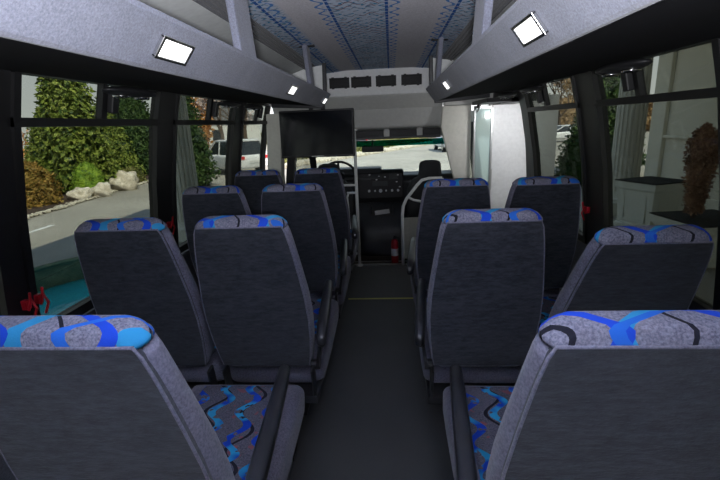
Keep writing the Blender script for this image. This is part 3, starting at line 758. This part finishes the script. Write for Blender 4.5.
for x, y, s, l, rz in ((-10.95, 14.55, (.42, .30, .26), 'tan boulder leftmost of three in the planting bed', .3), (-10.62, 15.25, (.36, .30, .30), 'tan boulder in the middle of three in the planting bed', 1), (-10.75, 16.9, (.58, .42, .44), 'largest, palest boulder at the edge of the planting bed', .6)):
    bm = BM(); sphere(bm, (0, 0, s[2]*.7), s, 3, .45, rz); o = obj('boulder', bm, M['rock'], smooth=True, loc=(x, y, GZ)); tag(o, l, 'boulder', 'boulders in the planting bed')
plant('autumn_tree', 'orange and russet autumn tree beyond the left-hand planting bed', 'tree', -32, 30, 4.2, 4.2, DOME, 'lf_orange', 3500, .5, base=.5)
plant('autumn_tree', 'small orange tree glimpsed right of the dark conifer in the middle left window', 'tree', -13.3, 30, .9, 5.2, BALL, 'lf_orange', 2500, .35, base=.5)
bare('bare_tree', 'bare pinkish tree filling the middle left window above the white house', -14.3, 37, 9.0, 'lf_pink', leafn=1800, lsz=.22)
bare('bare_tree', 'bare branching tree in the far left window above the white car', -8.9, 27, 7.6, 'lf_pink', leafn=1100, lsz=.16)
bare('bare_tree', 'bare brown tree behind the parked car in the right-hand window', 17.5, 48, 9.5, 'lf_brown', leafn=2600, lsz=.3)
# leaning white pole outside the left window
bm = BM(); tube(bm, [(-14.5, 12.0, GZ), (-14.9, 11.8, 2.3), (-15.6, 11.5, 4.6)], .06, 10); tag(obj('flag_pole', bm, M['white'], smooth=True), 'slender leaning white pole outside the nearest left window', 'pole')

def house(x, y, w, d, h, rz, label):
    t = thing('house', label, 'house', (x, y, GZ), rz, 'houses beyond the trees')
    bm = BM(); b2(bm, -w/2, w/2, -d/2, d/2, 0, h); obj('walls', bm, M['house'], t)
    bm = BM(); prism(bm, [(-w/2-.4, h), (w/2+.4, h), (0, h+w*.28)], 'y', -d/2-.3, d/2+.3); obj('roof', bm, M['roofg'], t)
    for k in range(-1, 2):
        bm = BM(); b2(bm, k*w*.28-.5, k*w*.28+.5, -d/2-.05, -d/2, h*.35, h*.75); obj('window', bm, M['carglass'], t)
house(-19.5, 50, 9, 8, 3.0, .3, 'white house with grey roof beyond the middle left window')

def car(x, y, rz, label, paint='carwhite', suv=False, name='parked_car'):
    t = thing(name, label, 'car', (x, y, GZ), rz, 'parked vehicles'); L = 4.6; H = 1.72 if suv else 1.42; Wd = .92
    bl = .98 if suv else .86
    bm = BM(); S = []
    prof = [(-2.3, .45, .80), (-2.25, .35, bl), (-1.6, .30, bl+.02), (0, .28, bl+.03), (.9, .28, bl), (1.7, .30, bl-.10), (2.2, .35, bl-.22), (2.3, .45, bl-.34)]
    for u, z0, z1 in prof: S.append([(a, u, (z0+z1)/2+b) for a, b in rrect(Wd*(1-.06*(abs(u) > 2.1)), (z1-z0)/2, .14)])
    loft(bm, S); obj('body', bm, M[paint], t, smooth=True)
    ye = -2.15 if suv else -1.75
    bm = BM(); S = []
    for z, a, b, w in ((bl-.02, ye, 1.15, .84), (bl+.22, ye+.12, .75, .78), (H-.09, ye+.32, .22, .68)):
        S.append([(px, (a+b)/2+py, z) for px, py in rrect(w, (b-a)/2, .12)])
    loft(bm, S); obj('windows', bm, M['carglass'], t, smooth=False)
    bm = BM(); S = []
    for z, g in ((H-.10, 0), (H-.04, .01), (H, -.10)):
        S.append([(px, (ye+.32+.22)/2+py, z) for px, py in rrect(.69+g, (.22-ye-.32)/2+g+.03, .12)])
    loft(bm, S)
    for s in (-1, 1):
        for yy0, yy1 in ((ye+.02, ye+.34), (-.35, -.30), (1.12, .22)): beam(bm, (s*.835, yy0, bl), (s*.69, yy1, H-.07), .05, .06)
    obj('roof', bm, M[paint], t)
    for yy in (-1.4, 1.45):
        for s in (-1, 1):
            bm = BM(); tube(bm, [(s*.70, yy, .33), (s*.92, yy, .33)], .33, 24); w = obj('wheel', bm, M['tyre'], t)
            bm = BM(); tube(bm, [(s*.90, yy, .33), (s*.935, yy, .33)], .20, 16); obj('hubcap', bm, M['alu'], w)
    for s in (-1, 1):
        bm = BM(); b2(bm, s*.52, s*.90, -2.33, -2.15, bl-.20, bl-.04); obj('tail_lamp', bm, M['tail'], t, bevel=.02)
        bm = BM(); b2(bm, s*.5, s*.85, 2.15, 2.31, bl-.36, bl-.24); obj('head_lamp', bm, M['label'], t, bevel=.02)
    bm = BM(); b2(bm, -.26, .26, -2.34, -2.30, bl-.38, bl-.26); obj('number_plate', bm, M['paper'], t)
    return t
car(-8.3, 22.5, .85, 'white estate car with red tail lamps outside the far left window', suv=True)
car(15.0, 40, PI/2+.15, 'white parked car seen small through the second right window')
car(-4.5, 44, PI/2, 'dark parked car beyond the windscreen', paint='cabplastic')
car(4.6, 34, .1, 'white van-like car at the right edge of the windscreen', suv=True)
# hedge far ahead
plant('hedge', 'long olive hedge far beyond the road ahead of the windscreen', 'hedge', 2, 62, 22, 3.0, COLM, 'lf_hedge', 9000, .5, ry=1.3, trunk=False, cor=.9)
plant('hedge', 'brown hedge far beyond the second right window', 'hedge', 24, 56, 12, 4.6, COLM, 'lf_brown', 5000, .6, ry=2, trunk=False, cor=.9)
bm = BM()
for _ in range(500):
    x = random.uniform(-6, 6); r = random.uniform(.12, .3); sphere(bm, (x, 36+2.0*x+random.gauss(0, .3), GZ+r*.4), (r, r, r*.8), 1)
tag(obj('stone_border', bm, M['pebble']), 'row of pale stones bordering the road ahead', 'stones', kind='stuff')
h = plant('hedge', 'low scrubby hedge behind the stone border ahead of the windscreen', 'hedge', -1.2, 37.5, 12.5, .75, DOME, 'lf_hedge', 6000, .22, ry=.8, trunk=False, cor=.9)
h.rotation_euler.z = math.atan(2.0)
# fountain
t = thing('fountain', 'round stone fountain basin with teal water outside the nearest left window', 'fountain', (-3.55, 4.95, GZ))
bm = BM(); lathe(bm, [(1.42, .08), (1.42, .40), (1.38, .44), (1.40, .47), (1.64, .47), (1.66, .44), (1.60, .40), (1.58, 0)], (0, 0, 0), 48, caps=False)
obj('basin', bm, M['fwall'], t)
bm = BM(); lathe(bm, [(1.405, .44), (1.405, .475), (1.66, .475), (1.66, .44)], (0, 0, 0), 48, caps=False); obj('rim', bm, M['curb'], t)
bm = BM(); lathe(bm, [(1.41, .05), (1.41, .12)], (0, 0, 0), 48); obj('water', bm, M['water'], t)
# portico columns and roof
def column(x, y, r, h, label):
    t = thing('portico_column', label, 'column', (x, y, GZ), 0, 'white fluted portico columns')
    bm = BM(); lathe(bm, [(r*1.0, .5), (r*.98, h*.5), (r*.86, h-.3)], (0, 0, 0), 160, flute=.022*r/.22, fn=20); obj('shaft', bm, M['stone'], t)
    bm = BM(); b2(bm, -r*1.4, r*1.4, -r*1.4, r*1.4, 0, .30); lathe(bm, [(r*1.35, .30), (r*1.38, .36), (r*1.2, .42), (r*1.15, .5)], (0, 0, 0), 32); obj('base', bm, M['stone'], t)
    bm = BM(); lathe(bm, [(r*.9, h-.3), (r*1.25, h-.15)], (0, 0, 0), 32); b2(bm, -r*1.35, r*1.35, -r*1.35, r*1.35, h-.15, h); obj('capital', bm, M['stone'], t)
column(-4.02, 8.3, .27, 4.6, 'white fluted portico column outside the middle left window')
column(5.35, 10.2, .30, 4.6, 'white fluted portico column behind the square planter on the right')
bm = BM(); b2(bm, -4.6, 12, -4, 9.2, GZ+4.6, GZ+5.2); b2(bm, 5.6, 12, 9.2, 13, GZ+4.6, GZ+5.2); struct('ceiling_portico', bm, M['stone'])
bm = BM(); b2(bm, 7.2, 7.6, -10, 12.6, GZ, GZ+4.6); hw = struct('wall_building', bm, M['stucco'])
bm = BM()
b2(bm, 7.12, 7.2, -10, 12.6, GZ+1.55, GZ+1.63); b2(bm, 7.1, 7.2, 12.0, 12.6, GZ, GZ+4.6); b2(bm, 7.12, 7.2, 8.4, 9.3, GZ+1.9, GZ+1.96)
b2(bm, 7.14, 7.2, -10, 12.6, GZ, GZ+.3); obj('wall_moulding', bm, M['stucco'], hw, bevel=.02)
def planter_box(x, y, w, h, label, rz=0):
    t = thing('planter', label, 'planter', (x, y, GZ), rz, 'square white planters by the building')
    bm = BM(); S = [[(a*k, b*k, z) for a, b in ((w/2, w/2), (-w/2, w/2), (-w/2, -w/2), (w/2, -w/2))] for z, k in ((0, .95), (.10, .97), (.14, .88), (h-.16, .95), (h-.12, 1.03), (h, 1.06))]
    loft(bm, S); obj('box', bm, M['planter'], t, bevel=.01)
    for a in range(4):
        m = Matrix.Rotation(a*PI/2, 4, 'Z'); bm = BM()
        for q in ((-.3, .18, .3, .22), (-.3, h-.28, .3, h-.24), (-.3, .18, -.26, h-.24), (.26, .18, .3, h-.24)):
            b2(bm, q[0]*w, q[2]*w, -w*.475, -w*.455, q[1], q[3])
        bm.transform(m); obj('raised_panel', bm, M['planter'], t)
    bm = BM(); b2(bm, -w*.53, w*.53, -w*.53, w*.53, h, h+.02); obj('soil', bm, M['soil'], t)
    return t
planter_box(5.12, 8.7, .85, .93, 'square white planter with panelled sides beside the fluted column', .35)
planter_box(4.86, 6.75, 1.0, .62, 'low square white planter holding the brown topiary', .1)
plant('topiary', 'dried brown topiary shrub standing in the low white planter', 'topiary', 4.64, 6.75, .22, 1.30, INV, 'lf_dry', 5000, .05, base=.08, z0=GZ+.64, cor=.85)
plant('conifer', 'dark green fir behind the right-hand column', 'tree', 8.2, 17.6, 1.4, 4.9, CONE, 'lf_dark', 7000, .2)
plant('shrub', 'dark leafy shrub beyond the road in the second right window', 'shrub', 6.6, 15.0, .9, 1.7, DOME, 'lf_dark', 4000, .13, trunk=False)

# ------------------------------------------------------------------ light
w = bpy.data.worlds.new('world'); sc.world = w; w.use_nodes = True; t = w.node_tree
bg = t.nodes['Background']; co = coords(t, 'Generated'); z = xyz(t, co)[2]
f = step(t, z, .0, .6); link(t, mixc(t, f, (1.0, 1.0, 1.0), (.42, .60, .90)), bg.inputs[0]); bg.inputs[1].default_value = 1.5
sun = bpy.data.lights.new('sun', 'SUN'); sun.energy = 9.0; sun.angle = .01; sun.color = (1, .93, .80)
so = bpy.data.objects.new('sun', sun); COL.objects.link(so)
so.rotation_euler = Vector((.42, -.48, .80)).to_track_quat('Z', 'Y').to_euler()
def area(name, loc, size, energy, d, col=(1, 1, 1)):
    l = bpy.data.lights.new(name, 'AREA'); l.shape = 'RECTANGLE'; l.size, l.size_y = size; l.energy = energy; l.color = col
    o = bpy.data.objects.new(name, l); COL.objects.link(o); o.location = loc
    o.rotation_euler = Vector(d).to_track_quat('-Z', 'Y').to_euler(); return o
area('door_leaf_fill', (1.12, 3.72, 1.50), (.12, .05), 2.2, (.12, .6, -.35))  # unseen fill added at the doorway to brighten the white door leaf
# bounced camera flash aimed up; then an added, unseen fill behind the camera
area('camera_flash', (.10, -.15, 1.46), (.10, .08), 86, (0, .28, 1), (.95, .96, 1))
area('rear_fill_light', (0, -1.2, 1.90), (.9, .25), 2.5, (0, .75, -.35), (.93, .95, 1))

# ------------------------------------------------------------------ camera
f, pi_, ya, ro, cx, cz = 431.6031, .2624, .0792, .0419, .0991, 1.4693
F = Vector((-math.sin(ya)*math.cos(pi_), math.cos(ya)*math.cos(pi_), -math.sin(pi_))); R = Vector((math.cos(ya), math.sin(ya), 0)); U = R.cross(F)
R2 = math.cos(ro)*R-math.sin(ro)*U; U2 = math.cos(ro)*U+math.sin(ro)*R
cam = bpy.data.cameras.new('camera'); co_ = bpy.data.objects.new('camera', cam); COL.objects.link(co_)
m = Matrix((R2, U2, -F)).transposed().to_4x4(); m.translation = (cx, 0, cz); co_.matrix_world = m
cam.sensor_width = 36; cam.lens = f*36/720; cam.clip_start = .02; cam.clip_end = 400
sc.camera = co_
vs = sc.view_settings; vs.view_transform = 'Standard'; vs.look = 'None'; vs.gamma = 1; vs.use_curve_mapping = False; vs.exposure = 0
sc.cycles.use_denoising = True
sc.cycles.max_bounces = 8; sc.cycles.transparent_max_bounces = 16
sc.cycles.sample_clamp_indirect = 4
